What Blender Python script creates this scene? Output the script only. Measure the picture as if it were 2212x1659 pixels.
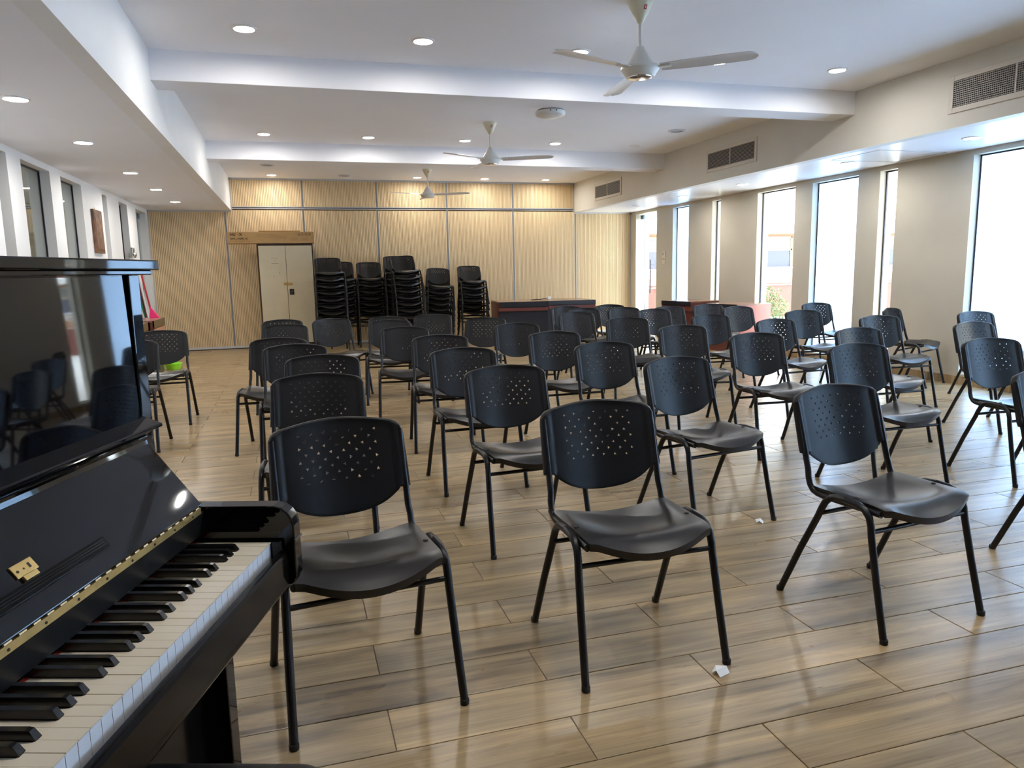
import bpy, math, random
from mathutils import Vector, Matrix
from mathutils.geometry import delaunay_2d_cdt
random.seed(7)
for o in list(bpy.data.objects): bpy.data.objects.remove(o, do_unlink=True)
S = bpy.context.scene
COL = S.collection
PI = math.pi

# ---------------------------------------------------------------- camera, world, exposure
yaw, pitch, roll = 0.28799, 0.15213, 0.019283
fwd = Vector((math.sin(yaw)*math.cos(pitch), math.cos(yaw)*math.cos(pitch), -math.sin(pitch)))
right = Vector((math.cos(yaw), -math.sin(yaw), 0)); down = fwd.cross(right)
cr, sr = math.cos(roll), math.sin(roll)
r2 = cr*right + sr*down; d2 = -sr*right + cr*down
cd = bpy.data.cameras.new('camera'); cam = bpy.data.objects.new('camera', cd); COL.objects.link(cam)
cam.matrix_world = Matrix((( r2.x, -d2.x, -fwd.x, 0), (r2.y, -d2.y, -fwd.y, 0), (r2.z, -d2.z, -fwd.z, 1.273), (0,0,0,1)))
cd.sensor_fit = 'HORIZONTAL'; cd.sensor_width = 36.0; cd.lens = 1584.7/2212*36.0
cd.clip_start = 0.02; cd.clip_end = 200
S.camera = cam

SKY = 5.0
LAMP = 78.0
EXPO = 1.92
W = bpy.data.worlds.new('world'); S.world = W; W.use_nodes = True
bg = W.node_tree.nodes['Background']; bg.inputs[0].default_value = (0.84, 0.92, 1.0, 1); bg.inputs[1].default_value = SKY
S.view_settings.view_transform = 'Standard'; S.view_settings.look = 'None'
S.view_settings.gamma = 1; S.view_settings.use_curve_mapping = False
S.view_settings.exposure = EXPO
S.cycles.use_denoising = True
S.cycles.max_bounces = 10; S.cycles.diffuse_bounces = 5; S.cycles.glossy_bounces = 4
S.cycles.sample_clamp_indirect = 8
S.cycles.caustics_reflective = False; S.cycles.caustics_refractive = False

# right wall openings: (y0, y1, kind)
WR = [(12.84,13.72,'door'),(11.66,12.22,'frost'),(10.66,10.91,'clear'),(8.815,9.672,'clear'),(7.634,8.463,'frost'),
      (7.023,7.286,'clear'),(4.75,6.04,'frost'),(3.9,4.3,'clear'),(2.2,3.3,'frost'),(.6,1.5,'frost'),(-1.4,-.3,'frost')]
WL = [(12.957,13.784,'door'),(11.762,12.309,'clear'),(10.785,11.04,'clear'),(8.989,9.8,'clear'),(7.781,8.621,'clear'),(7.17,7.428,'clear')]
ZT = 2.357; ZB = 0.11
XL, XR = -2.255, 6.73
YB, YF = 13.95, -4.0

# ---------------------------------------------------------------- materials
MAT = {}
def mat(name, col=(.8,.8,.8), rough=.5, metal=0., spec=.5, emis=None, estr=0, coat=0., noise=0., nscale=8., bump=0., bscale=40.):
    if name in MAT: return MAT[name]
    m = bpy.data.materials.new(name); m.use_nodes = True; nt = m.node_tree; b = nt.nodes['Principled BSDF']
    b.inputs['Base Color'].default_value = (*col, 1); b.inputs['Roughness'].default_value = rough
    b.inputs['Metallic'].default_value = metal; b.inputs['Specular IOR Level'].default_value = spec
    b.inputs['Coat Weight'].default_value = coat; b.inputs['Coat Roughness'].default_value = .03
    if emis: b.inputs['Emission Color'].default_value = (*emis, 1); b.inputs['Emission Strength'].default_value = estr
    if noise > 0:
        g = nt.nodes.new('ShaderNodeNewGeometry'); n = nt.nodes.new('ShaderNodeTexNoise'); n.inputs['Scale'].default_value = nscale; n.inputs['Detail'].default_value = 4
        nt.links.new(g.outputs['Position'], n.inputs['Vector'])
        r = nt.nodes.new('ShaderNodeMapRange'); r.inputs[1].default_value = .3; r.inputs[2].default_value = .7
        r.inputs[3].default_value = 1-noise; r.inputs[4].default_value = 1+noise
        nt.links.new(n.outputs['Fac'], r.inputs[0])
        v = nt.nodes.new('ShaderNodeVectorMath'); v.operation = 'SCALE'; v.inputs[0].default_value = col
        nt.links.new(r.outputs[0], v.inputs['Scale']); nt.links.new(v.outputs[0], b.inputs['Base Color'])
    if bump > 0:
        g = nt.nodes.new('ShaderNodeNewGeometry'); n = nt.nodes.new('ShaderNodeTexNoise'); n.inputs['Scale'].default_value = bscale
        nt.links.new(g.outputs['Position'], n.inputs['Vector'])
        bp = nt.nodes.new('ShaderNodeBump'); bp.inputs['Strength'].default_value = bump; bp.inputs['Distance'].default_value = .004
        nt.links.new(n.outputs['Fac'], bp.inputs['Height']); nt.links.new(bp.outputs[0], b.inputs['Normal'])
    MAT[name] = m; return m

def plank_material():
    m = bpy.data.materials.new('wood_look_tile'); m.use_nodes = True; nt = m.node_tree; b = nt.nodes['Principled BSDF']; N = nt.nodes; L = nt.links
    g = N.new('ShaderNodeNewGeometry'); sx = N.new('ShaderNodeSeparateXYZ'); L.new(g.outputs['Position'], sx.inputs[0])
    def math_(op, a, b_=None, c=None):
        n = N.new('ShaderNodeMath'); n.operation = op
        for i, v in enumerate((a, b_, c)):
            if v is None: continue
            if isinstance(v, (int, float)): n.inputs[i].default_value = v
            else: L.new(v, n.inputs[i])
        return n.outputs[0]
    row = math_('FLOOR', math_('DIVIDE', math_('SUBTRACT', sx.outputs[1], 0.026), 0.2))
    par = math_('MODULO', math_('ADD', row, 100), 2)
    # rows alternate by half a tile (row 11 starts at x = .197)
    off = math_('MULTIPLY_ADD', par, -0.5, 0.697)
    colm = math_('FLOOR', math_('SUBTRACT', sx.outputs[0], off))
    cb = N.new('ShaderNodeCombineXYZ'); L.new(row, cb.inputs[0]); L.new(colm, cb.inputs[1])
    wn = N.new('ShaderNodeTexWhiteNoise'); wn.noise_dimensions = '3D'; L.new(cb.outputs[0], wn.inputs['Vector'])
    # grain coordinates, shifted for every tile
    sh = N.new('ShaderNodeVectorMath'); sh.operation = 'MULTIPLY_ADD'; L.new(wn.outputs['Color'], sh.inputs[0]); sh.inputs[1].default_value = (40, 40, 40); L.new(g.outputs['Position'], sh.inputs[2])
    def noise(scale, sc, det, dist=0.):
        mp = N.new('ShaderNodeMapping'); mp.inputs['Scale'].default_value = sc; L.new(sh.outputs[0], mp.inputs[0])
        n = N.new('ShaderNodeTexNoise'); n.inputs['Scale'].default_value = scale; n.inputs['Detail'].default_value = det; n.inputs['Distortion'].default_value = dist
        L.new(mp.outputs[0], n.inputs['Vector']); return n.outputs['Fac']
    n1 = noise(1.0, (1.6, 16, 1), 6, .6); n2 = noise(1.0, (3.5, 130, 1), 4, .2); n3 = noise(1.0, (2.2, 5, 1), 3, .3)
    ramp = N.new('ShaderNodeValToRGB'); L.new(n1, ramp.inputs[0]); e = ramp.color_ramp.elements
    e[0].position = .30; e[0].color = (.12, .078, .042, 1); e[1].position = .72; e[1].color = (.52, .352, .170, 1)
    x = e.new(.44); x.color = (.300, .205, .104, 1); x = e.new(.56); x.color = (.385, .268, .138, 1)
    grey = N.new('ShaderNodeMix'); grey.data_type = 'RGBA'; grey.inputs['B'].default_value = (.28, .222, .135, 1)
    L.new(ramp.outputs[0], grey.inputs['A'])
    mr = N.new('ShaderNodeMapRange'); mr.inputs[1].default_value = .30; mr.inputs[2].default_value = .80; mr.inputs[4].default_value = .62; L.new(n3, mr.inputs[0]); L.new(mr.outputs[0], grey.inputs[0])
    f = math_('MULTIPLY', math_('MULTIPLY_ADD', n2, .8, .60), math_('MULTIPLY_ADD', wn.outputs['Value'], .22, .89))
    vm = N.new('ShaderNodeVectorMath'); vm.operation = 'SCALE'; L.new(grey.outputs['Result'], vm.inputs[0]); L.new(f, vm.inputs['Scale'])
    # small dark knots and dashes
    kn = noise(1.0, (9, 75, 1), 3, 0); kr = N.new('ShaderNodeMapRange'); kr.inputs[1].default_value = .66; kr.inputs[2].default_value = .78; kr.inputs[3].default_value = 1; kr.inputs[4].default_value = .45; L.new(kn, kr.inputs[0])
    v2 = N.new('ShaderNodeVectorMath'); v2.operation = 'SCALE'; L.new(vm.outputs[0], v2.inputs[0]); L.new(kr.outputs[0], v2.inputs['Scale'])
    L.new(v2.outputs[0], b.inputs['Base Color'])
    ro = math_('MULTIPLY_ADD', n3, .10, .24); L.new(ro, b.inputs['Roughness'])
    b.inputs['Specular IOR Level'].default_value = .42
    bp = N.new('ShaderNodeBump'); bp.inputs['Strength'].default_value = .12; bp.inputs['Distance'].default_value = .002; L.new(n2, bp.inputs['Height']); L.new(bp.outputs[0], b.inputs['Normal'])
    return m
M_PLANK = plank_material()
M_GROUT = mat('grout', (.22,.18,.14), .8)
M_CEIL = mat('ceiling_paint', (.90,.90,.935), .7, noise=.015, nscale=1.5)
M_WHITE = mat('white_wall_paint', (.85,.845,.83), .55, noise=.02, nscale=2)
M_SOFFR = mat('gloss_white_paint', (.87,.87,.90), .3)
M_BULK = mat('cream_bulkhead_paint', (.70,.675,.61), .55, noise=.02, nscale=2)
M_BEIGE = mat('cream_wall_paint', (.53,.49,.405), .55, noise=.03, nscale=2.5)
M_REVEAL = mat('reveal_paint', (.78,.76,.70), .5)
def wood_slat():
    m = mat('slatted_wood', (.62,.40,.17), .5); nt = m.node_tree; b = nt.nodes['Principled BSDF']; N = nt.nodes; L = nt.links
    g = N.new('ShaderNodeNewGeometry'); mp = N.new('ShaderNodeMapping'); mp.inputs['Scale'].default_value = (60, 5, 1.2); L.new(g.outputs['Position'], mp.inputs[0])
    n = N.new('ShaderNodeTexNoise'); n.inputs['Scale'].default_value = 1; n.inputs['Detail'].default_value = 4; L.new(mp.outputs[0], n.inputs['Vector'])
    r = N.new('ShaderNodeValToRGB'); r.color_ramp.elements[0].position = .3; r.color_ramp.elements[0].color = (.74,.55,.31,1); r.color_ramp.elements[1].position = .75; r.color_ramp.elements[1].color = (.88,.70,.43,1)
    L.new(n.outputs['Fac'], r.inputs[0]); L.new(r.outputs[0], b.inputs['Base Color']); return m
M_SLAT = wood_slat()
M_GROOVE = mat('slat_groove', (.30,.19,.09), .8)
M_ALU = mat('aluminium_trim', (.52,.52,.52), .4, metal=.4)
M_PLAST = mat('black_plastic', (.0075,.008,.009), .40, spec=.30, bump=.15, bscale=900)
M_SEAT = mat('worn_black_plastic', (.013,.0125,.012), .33, spec=.5, noise=.25, nscale=9)
M_TUBE = mat('black_steel_tube', (.006,.006,.0075), .33, spec=.4)
M_RUBBER = mat('black_rubber', (.01,.01,.01), .7)
M_PIANO = mat('black_lacquer', (.0035,.0038,.0045), .03, spec=.5)
M_PIANO2 = mat('satin_black_lacquer', (.005,.0045,.0045), .14, spec=.15)
M_NAMEB = mat('satin_name_board', (.010,.011,.012), .35, spec=.35)
M_IVORY = mat('ivory_key_top', (.74,.66,.52), .22, spec=.5)
M_KEYF = mat('white_key_front', (.78,.78,.80), .3)
M_EBONY = mat('black_key', (.008,.008,.009), .22, spec=.5)
M_RED = mat('red_felt', (.55,.05,.03), .9)
M_BRASS = mat('brass', (.62,.44,.17), .35, metal=.75, noise=.15, nscale=30)
M_LEATH = mat('black_leather', (.012,.012,.013), .45, bump=.2, bscale=300)
M_CAB = mat('cream_cabinet_paint', (.62,.54,.38), .45, noise=.05, nscale=3)
M_CABD = mat('dark_brown_metal', (.03,.013,.011), .4)
M_CARD = mat('cardboard', (.50,.31,.13), .8, noise=.05, nscale=6)
M_CARDD = mat('printed_dark_ink', (.05,.03,.02), .8)
M_CARDL = mat('printed_brown_ink', (.30,.17,.06), .8)
M_MAHOG = mat('red_brown_laminate', (.14,.042,.034), .3, noise=.12, nscale=14)
M_MAHTOP = mat('desk_top_laminate', (.27,.15,.11), .22, noise=.1, nscale=14)  # laminate brown, lightened pinkish to carry the wall's grazing reflection
M_DKLAM = mat('dark_laminate', (.018,.02,.026), .3)
M_OLIVE = mat('brown_edge_laminate', (.16,.10,.04), .4)
M_SALMON = mat('salmon_laminate', (.52,.25,.15), .4)
M_FANW = mat('white_fan_enamel', (.78,.77,.72), .3)
M_FANC = mat('cream_fan_plastic', (.72,.66,.48), .3)
M_FANB = mat('grey_white_blade', (.76,.76,.77), .3)
M_LABEL = mat('red_label', (.45,.03,.02), .4)
M_CHROME = mat('polished_metal', (.8,.8,.8), .12, metal=1.)
M_GRILLE = mat('grille_dark', (.03,.03,.03), .8)
M_GRILLB = mat('grille_blade', (.45,.43,.40), .4)
M_VENTF = mat('vent_frame', (.66,.61,.54), .45)
M_NAVY = mat('dark_window_frame', (.012,.012,.03), .3)
M_OUTW = mat('outdoor_white', (.75,.75,.75), .6)
M_TERR = mat('terrace_concrete', (.74,.73,.72), .7, noise=.06, nscale=3)
M_REDW = mat('terracotta_paint', (.16,.045,.032), .7, noise=.06, nscale=2)
M_PEACH = mat('peach_paint', (.38,.20,.12), .7)
M_PEACH2 = mat('pale_peach_paint', (.45,.36,.27), .7)
M_LOUV = mat('grey_louvre', (.20,.205,.19), .5)
M_GLASSD = mat('dark_building_glass', (.03,.035,.07), .15)
M_STEEL = mat('stainless_rail', (.40,.40,.46), .3, metal=.7)
M_LEAF = mat('leaf_green', (.07,.13,.03), .5, noise=.5, nscale=9)
M_STEM = mat('stem_brown', (.12,.07,.03), .8)
M_LIME = mat('lime_plastic', (.35,.85,.04), .4)
M_PINK = mat('pink_plastic', (.85,.03,.18), .4)
M_REDP = mat('red_plastic', (.5,.03,.03), .4)
M_GREENP = mat('green_plastic', (.02,.30,.12), .4)
M_GREYP = mat('grey_plastic', (.35,.33,.33), .4)
M_PAPER = mat('white_paper', (.8,.8,.8), .6)
M_PLATE = mat('brown_plaque', (.16,.075,.04), .45, noise=.4, nscale=12)
M_CORR = mat('corridor_paint', (.55,.56,.47), .6)
M_LIT = mat('downlight_diffuser', (.9,.9,.85), .4, emis=(1.0,.96,.90), estr=LAMP)
M_DIM = mat('dim_diffuser', (.85,.84,.80), .4)
M_SPK = mat('speaker_mesh', (.30,.30,.32), .5)
def schlick(N, L, f0):
    w = N.new('ShaderNodeLayerWeight'); w.inputs['Blend'].default_value = .5
    p = N.new('ShaderNodeMath'); p.operation = 'POWER'; p.inputs[1].default_value = 5; L.new(w.outputs['Facing'], p.inputs[0])
    q = N.new('ShaderNodeMath'); q.operation = 'MULTIPLY_ADD'; q.inputs[1].default_value = 1-f0; q.inputs[2].default_value = f0; L.new(p.outputs[0], q.inputs[0])
    return q.outputs[0]
def frosted():
    m = bpy.data.materials.new('frosted_glass'); m.use_nodes = True; nt = m.node_tree; N = nt.nodes; L = nt.links
    for n in list(N):
        if n.type == 'BSDF_PRINCIPLED': N.remove(n)
    out = [n for n in N if n.type == 'OUTPUT_MATERIAL'][0]
    t = N.new('ShaderNodeBsdfTranslucent'); t.inputs[0].default_value = (.68,.83,1.0,1)
    d = N.new('ShaderNodeBsdfGlossy'); d.inputs['Roughness'].default_value = .25; d.inputs[0].default_value = (.9,.9,.9,1)
    x = N.new('ShaderNodeMixShader'); L.new(schlick(N, L, .03), x.inputs[0]); L.new(t.outputs[0], x.inputs[1]); L.new(d.outputs[0], x.inputs[2]); L.new(x.outputs[0], out.inputs[0])
    return m
M_FROST = frosted()
def clear():
    m = bpy.data.materials.new('clear_glass'); m.use_nodes = True; nt = m.node_tree; N = nt.nodes; L = nt.links
    for n in list(N):
        if n.type == 'BSDF_PRINCIPLED': N.remove(n)
    out = [n for n in N if n.type == 'OUTPUT_MATERIAL'][0]
    t = N.new('ShaderNodeBsdfTransparent'); t.inputs[0].default_value = (.95,.97,.96,1)
    d = N.new('ShaderNodeBsdfGlossy'); d.inputs['Roughness'].default_value = .0
    x = N.new('ShaderNodeMixShader'); L.new(schlick(N, L, .04), x.inputs[0]); L.new(t.outputs[0], x.inputs[1]); L.new(d.outputs[0], x.inputs[2]); L.new(x.outputs[0], out.inputs[0])
    return m
M_GLASS = clear()

# ---------------------------------------------------------------- helpers
class MB:
    def __init__(s): s.v = []; s.f = []; s.mi = []
    def add(s, vs, fs, m=0, mx=None):
        o = len(s.v); s.v += [tuple(mx @ Vector(v)) if mx else tuple(v) for v in vs]
        s.f += [tuple(i+o for i in f) for f in fs]; s.mi += [m]*len(fs); return s
    def box(s, x0, x1, y0, y1, z0, z1, m=0, mx=None):
        v = [(x,y,z) for x in (x0,x1) for y in (y0,y1) for z in (z0,z1)]
        return s.add(v, [(0,1,3,2),(4,6,7,5),(0,4,5,1),(2,3,7,6),(0,2,6,4),(1,5,7,3)], m, mx)
    def prism(s, prof, a0, a1, axis='x', m=0, mx=None):
        n = len(prof)
        def P(a, p): return {'x': (a,p[0],p[1]), 'y': (p[0],a,p[1]), 'z': (p[0],p[1],a)}[axis]
        vs = [P(a0,p) for p in prof]+[P(a1,p) for p in prof]
        fs = [(i,(i+1)%n,(i+1)%n+n,i+n) for i in range(n)]+[tuple(range(n))[::-1], tuple(range(n,2*n))]
        return s.add(vs, fs, m, mx)
    def tube(s, pts, r, n=10, rx=None, m=0, mx=None, caps=True):
        P = [Vector(p) for p in pts]; vs = []; prev = None
        for i, p in enumerate(P):
            t = (P[min(i+1,len(P)-1)]-P[max(i-1,0)]).normalized()
            up = Vector((1,0,0)) if abs(t.x) < .9 else Vector((0,0,1))
            a = (up - t*up.dot(t)).normalized(); b = t.cross(a)
            ri = r[i] if isinstance(r,(list,tuple)) else r
            q = rx if rx is not None else ri
            for k in range(n):
                w = 2*PI*k/n; vs.append(p + a*math.cos(w)*q + b*math.sin(w)*ri)
        fs = []
        for i in range(len(P)-1):
            for k in range(n): fs.append((i*n+k, i*n+(k+1)%n, (i+1)*n+(k+1)%n, (i+1)*n+k))
        if caps: fs += [tuple(range(n))[::-1], tuple(range((len(P)-1)*n, len(P)*n))]
        return s.add(vs, fs, m, mx)
    def lathe(s, prof, n=24, c=(0,0,0), m=0, mx=None):
        vs = []; fs = []
        for r, z in prof:
            for k in range(n):
                w = 2*PI*k/n; vs.append((c[0]+r*math.cos(w), c[1]+r*math.sin(w), c[2]+z))
        for i in range(len(prof)-1):
            for k in range(n): fs.append((i*n+k, i*n+(k+1)%n, (i+1)*n+(k+1)%n, (i+1)*n+k))
        fs.append(tuple(range(n))[::-1]); fs.append(tuple(range((len(prof)-1)*n, len(prof)*n)))
        return s.add(vs, fs, m, mx)
    def mesh(s, name, mats, smooth=None):
        me = bpy.data.meshes.new(name); me.from_pydata(s.v, [], s.f); me.update()
        for mm in (mats if isinstance(mats,(list,tuple)) else [mats]): me.materials.append(mm)
        me.polygons.foreach_set('material_index', s.mi)
        import bmesh
        b = bmesh.new(); b.from_mesh(me); bmesh.ops.recalc_face_normals(b, faces=b.faces); b.to_mesh(me); b.free()
        if smooth is not None:
            me.shade_smooth(); me.set_sharp_from_angle(angle=math.radians(smooth))
        return me
    def build(s, name, mats, parent=None, smooth=None, bevel=0, seg=2, **k):
        return link(name, s.mesh(name, mats, smooth), parent, bevel, seg, **k)
def link(name, me, parent=None, bevel=0, seg=2, label=None, cat=None, group=None, kind=None, loc=None):
    o = bpy.data.objects.new(name, me); COL.objects.link(o)
    if parent: o.parent = parent
    if loc: o.location = loc
    if bevel:
        b = o.modifiers.new('bevel', 'BEVEL'); b.width = bevel; b.segments = seg; b.limit_method = 'ANGLE'; b.angle_limit = math.radians(40); b.harden_normals = False
    tag(o, label, cat, group, kind); return o
def tag(o, label=None, cat=None, group=None, kind=None):
    if label: o['label'] = label
    if cat: o['category'] = cat
    if group: o['group'] = group
    if kind: o['kind'] = kind
    return o
def empty(name, label=None, cat=None, loc=(0,0,0), rz=0, group=None, kind=None):
    o = bpy.data.objects.new(name, None); COL.objects.link(o); o.location = loc; o.rotation_euler = (0,0,rz); o.empty_display_size = .1
    return tag(o, label, cat, group, kind)
KIDS = {}
def dup(root, kids, loc, rot, label, group):
    r = root.copy(); COL.objects.link(r); r.location = loc; r.rotation_euler = rot; r['label'] = label
    if group: r['group'] = group
    for c in kids:
        d = c.copy(); COL.objects.link(d); d.parent = r
        for g in KIDS.get(c.name, []):
            h = g.copy(); COL.objects.link(h); h.parent = d
    return r
def text_mesh(name, body, size, m, parent, mx, depth=.0006, align='LEFT', bold=0., spacing=1.):
    cu = bpy.data.curves.new(name, 'FONT'); cu.body = body; cu.size = size; cu.extrude = depth; cu.offset = bold; cu.align_x = align; cu.space_character = spacing
    t = bpy.data.objects.new(name, cu); COL.objects.link(t)
    dg = bpy.context.evaluated_depsgraph_get(); me = bpy.data.meshes.new_from_object(t.evaluated_get(dg))
    bpy.data.objects.remove(t, do_unlink=True); bpy.data.curves.remove(cu)
    me.transform(mx); me.materials.clear(); me.materials.append(m)
    return link(name, me, parent)
FACE_Y = Matrix.Rotation(PI/2, 4, 'X')      # text reading towards -Y

# ---------------------------------------------------------------- floor
floor = MB().box(XL-.2, XR+.2, YF, YB+.1, -.1, -.004).build('floor', M_GROUT, kind='structure')
def plank_mb(b, x0, x1, y0, y1, gap=.0016, ch=.0016, z=0.):
    X0,X1,Y0,Y1 = x0+gap, x1-gap, y0+gap, y1-gap
    v = [(X0,Y0,z-.004),(X1,Y0,z-.004),(X1,Y1,z-.004),(X0,Y1,z-.004),(X0,Y0,z-ch*.6),(X1,Y0,z-ch*.6),(X1,Y1,z-ch*.6),(X0,Y1,z-ch*.6),
         (X0+ch,Y0+ch,z),(X1-ch,Y0+ch,z),(X1-ch,Y1-ch,z),(X0+ch,Y1-ch,z)]
    f = [(8,9,10,11),(4,5,9,8),(5,6,10,9),(6,7,11,10),(7,4,8,11),(0,1,5,4),(1,2,6,5),(2,3,7,6),(3,0,4,7)]
    b.add(v, f)
def project(p):
    w = Vector(p)-Vector((0,0,1.273)); z = w.dot(fwd)
    if z < .2: return None
    return 1106+1584.7*w.dot(r2)/z, 829.5+1584.7*w.dot(d2)/z
planks = []
row = math.floor((YF-.026)/.2)
while .026+.2*row < YB:
    y0 = max(.026+.2*row, YF); y1 = min(.226+.2*row, YB)
    off = .697-.5*(row % 2)
    c = math.floor(XL-off)
    while off+c < XR:
        x0 = max(off+c, XL); x1 = min(off+c+1, XR)
        if x1-x0 > .01 and y1-y0 > .01: planks.append((x0,x1,y0,y1))
        c += 1
    row += 1
def area_px(p):
    x0,x1,y0,y1 = p; q = [project((x,y,0)) for x,y in ((x0,y0),(x1,y0),(x1,y1),(x0,y1))]
    if None in q: return 0
    if not any(-150 < a < 2362 and -50 < b < 1800 for a,b in q): return 0
    return abs(sum(q[i][0]*q[(i+1)%4][1]-q[(i+1)%4][0]*q[i][1] for i in range(4)))/2
planks.sort(key=area_px, reverse=True)
full = MB(); plank_mb(full, 0, 1, 0, .2); full_me = full.mesh('plank', M_PLANK)
rest = MB()
for i, p in enumerate(planks):
    if i < 300:
        if abs(p[1]-p[0]-1) < 1e-4 and abs(p[3]-p[2]-.2) < 1e-4: link('plank', full_me, floor, loc=(p[0],p[2],0))
        else:
            b = MB(); plank_mb(b, *p); b.build('plank', M_PLANK, floor)
    else: plank_mb(rest, *p)
rest.build('plank_field', M_PLANK, floor, kind='stuff')

# ---------------------------------------------------------------- ceiling
ZC, ZS = 2.974, 2.42
XB0, XB1 = -.917, 5.49
ceil = MB().box(XB0-.0, XB1+.0, YF, YB+.1, ZC, ZC+.15).build('ceiling', M_CEIL, kind='structure')
MB().box(XL-.1, XB0-.12, YF, YB+.1, ZS, ZS+.05).build('soffit', M_CEIL, ceil, label='lowered flat ceiling strip above the left wall')
MB().box(XB0-.12, XB0, YF, YB+.1, ZS, ZC+.1).build('bulkhead', M_WHITE, ceil)
MB().box(XB1+.12, XR+.1, YF, YB+.1, ZS-.01, ZS+.05).build('soffit', M_SOFFR, ceil, label='glossy lowered ceiling strip above the right wall')
MB().box(XB1, XB1+.12, YF, YB+.1, ZS-.01, ZC+.1).build('bulkhead', M_BULK, ceil)
for y in (-1.53, 2.40, 6.33, 10.25):
    MB().box(XB0-.01, XB1+.01, y, y+.32, 2.75, ZC+.02).build('beam', M_CEIL, ceil, bevel=.004)
pn = MB(); x0,x1,y0,y1 = 5.75,6.6,6.25,6.95
for a in ((x0,x1,y0,y0+.006),(x0,x1,y1-.006,y1),(x0,x0+.006,y0,y1),(x1-.006,x1,y0,y1)): pn.box(a[0],a[1],a[2],a[3],ZS-.0125,ZS-.009)
pn.build('access_panel', mat('seam_grey',(.45,.45,.46),.6), ceil)

# ---------------------------------------------------------------- walls with openings
def wall_x(name, x0, x1, ops, y0, y1, zt, m, top):
    b = MB(); ops = sorted(ops); y = y0
    for a, c, k in ops:
        b.box(x0, x1, y, a, -.05, top); b.box(x0, x1, a, c, ZT, top)
        if k != 'door': b.box(x0, x1, a, c, -.05, ZB)
        y = c
    b.box(x0, x1, y, y1, -.05, top); return b.build(name, m, kind='structure')
wall_x('wall_right', XR, XR+.2, WR, YF, YB+.1, ZT, M_BEIGE, ZS+.02)
wall_x('wall_left', XL-.2, XL, WL, YF, YB+.1, ZT, M_WHITE, ZS+.02)
MB().box(XL-.3, XR+.3, YF-.15, YF, -.1, 3.1).build('wall_front', mat('dim_front_wall',(.34,.31,.28),.8), kind='structure')
wb = MB().box(XL-.3, XR+.3, YB+.05, YB+.2, -.1, 3.1).build('wall_back', M_GROOVE, kind='structure')
# slatted panels
def slat_panel(x0, x1, z0, z1):
    b = MB(); b.box(x0, x1, YB+.008, YB+.05, z0, z1, 1)
    n = max(1, round((x1-x0)/.0272)); w = (x1-x0)/n
    for i in range(n):
        a = x0+w*i+w*.10; c = x0+w*(i+1)-w*.10
        v = [(a,YB+.009,z0),(c,YB+.009,z0),(c,YB+.009,z1),(a,YB+.009,z1),(a+.002,YB,z0),(c-.002,YB,z0),(c-.002,YB,z1),(a+.002,YB,z1)]
        b.add(v, [(4,5,6,7),(0,4,7,3),(5,1,2,6),(3,7,6,2)])
    b.build('slatted_panel', [M_SLAT, M_GROOVE], wb)
DV = [XL, -1.019, .294, 1.608, 2.915, 4.219, 5.514, XR]
for i in range(7):
    top = 2.42 if i in (0,6) else 2.445
    slat_panel(DV[i]+.016, DV[i+1]-.016, .05, top-.02)
UP = [XB0, .294, 1.608, 2.915, 4.219, XB1]
for i in range(5): slat_panel(UP[i]+.016, UP[i+1]-.016, 2.49, ZC-.03)
M_DGAP = mat('panel_gap', (.02,.02,.03), .6)
def vtrim(x, z0, z1):
    b = MB(); b.box(x-.014, x-.005, YB-.004, YB+.05, z0, z1).box(x+.005, x+.014, YB-.004, YB+.05, z0, z1).box(x-.005, x+.005, YB+.02, YB+.05, z0, z1, 1)
    b.build('aluminium_strip', [M_ALU, M_DGAP], wb)
for x in DV[1:-1]: vtrim(x, .04, 2.44)
for x in UP[1:-1]: vtrim(x, 2.48, ZC-.01)
b = MB(); b.box(XB0, XB1, YB-.004, YB+.05, 2.445, 2.46).box(XB0, XB1, YB-.004, YB+.05, 2.475, 2.49).box(XB0, XB1, YB+.02, YB+.05, 2.46, 2.475, 1); b.build('aluminium_strip', [M_ALU, M_DGAP], wb)
MB().box(XB0, XB1, YB-.006, YB+.05, ZC-.03, ZC).build('aluminium_strip', M_ALU, wb)
MB().box(XL, XB0, YB-.006, YB+.05, ZS-.025, ZS).box(XB1, XR, YB-.006, YB+.05, ZS-.035, ZS-.01).build('aluminium_strip', M_ALU, wb)
MB().box(XB0-.0, XB0+.02, YB-.006, YB+.05, ZS, ZC).box(XB1-.02, XB1, YB-.006, YB+.05, ZS, ZC).box(XL, XL+.022, YB-.006, YB+.05, 0, ZS).box(XR-.03, XR, YB-.006, YB+.05, 0, ZS).build('aluminium_strip', M_ALU, wb)
MB().box(XL, XR, YB-.012, YB+.05, .012, .05).build('floor_track', mat('pale_metal',(.6,.6,.6),.4), wb)
# baseboards
b = MB()
def seg(b, x0, x1, ops):
    y = YF
    for a, c, k in sorted(ops)+[(YB-.02, None, 'end')]:
        if k in ('door','end'):
            b.box(x0, x1, y, a, .0, .088); y = c
seg(b, XR-.012, XR+.0, WR)
b.build('baseboard_right', M_PLANK, kind='structure', bevel=.002)
b = MB(); seg(b, XL, XL+.012, WL); b.build('baseboard_left', M_PLANK, kind='structure', bevel=.002)
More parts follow.
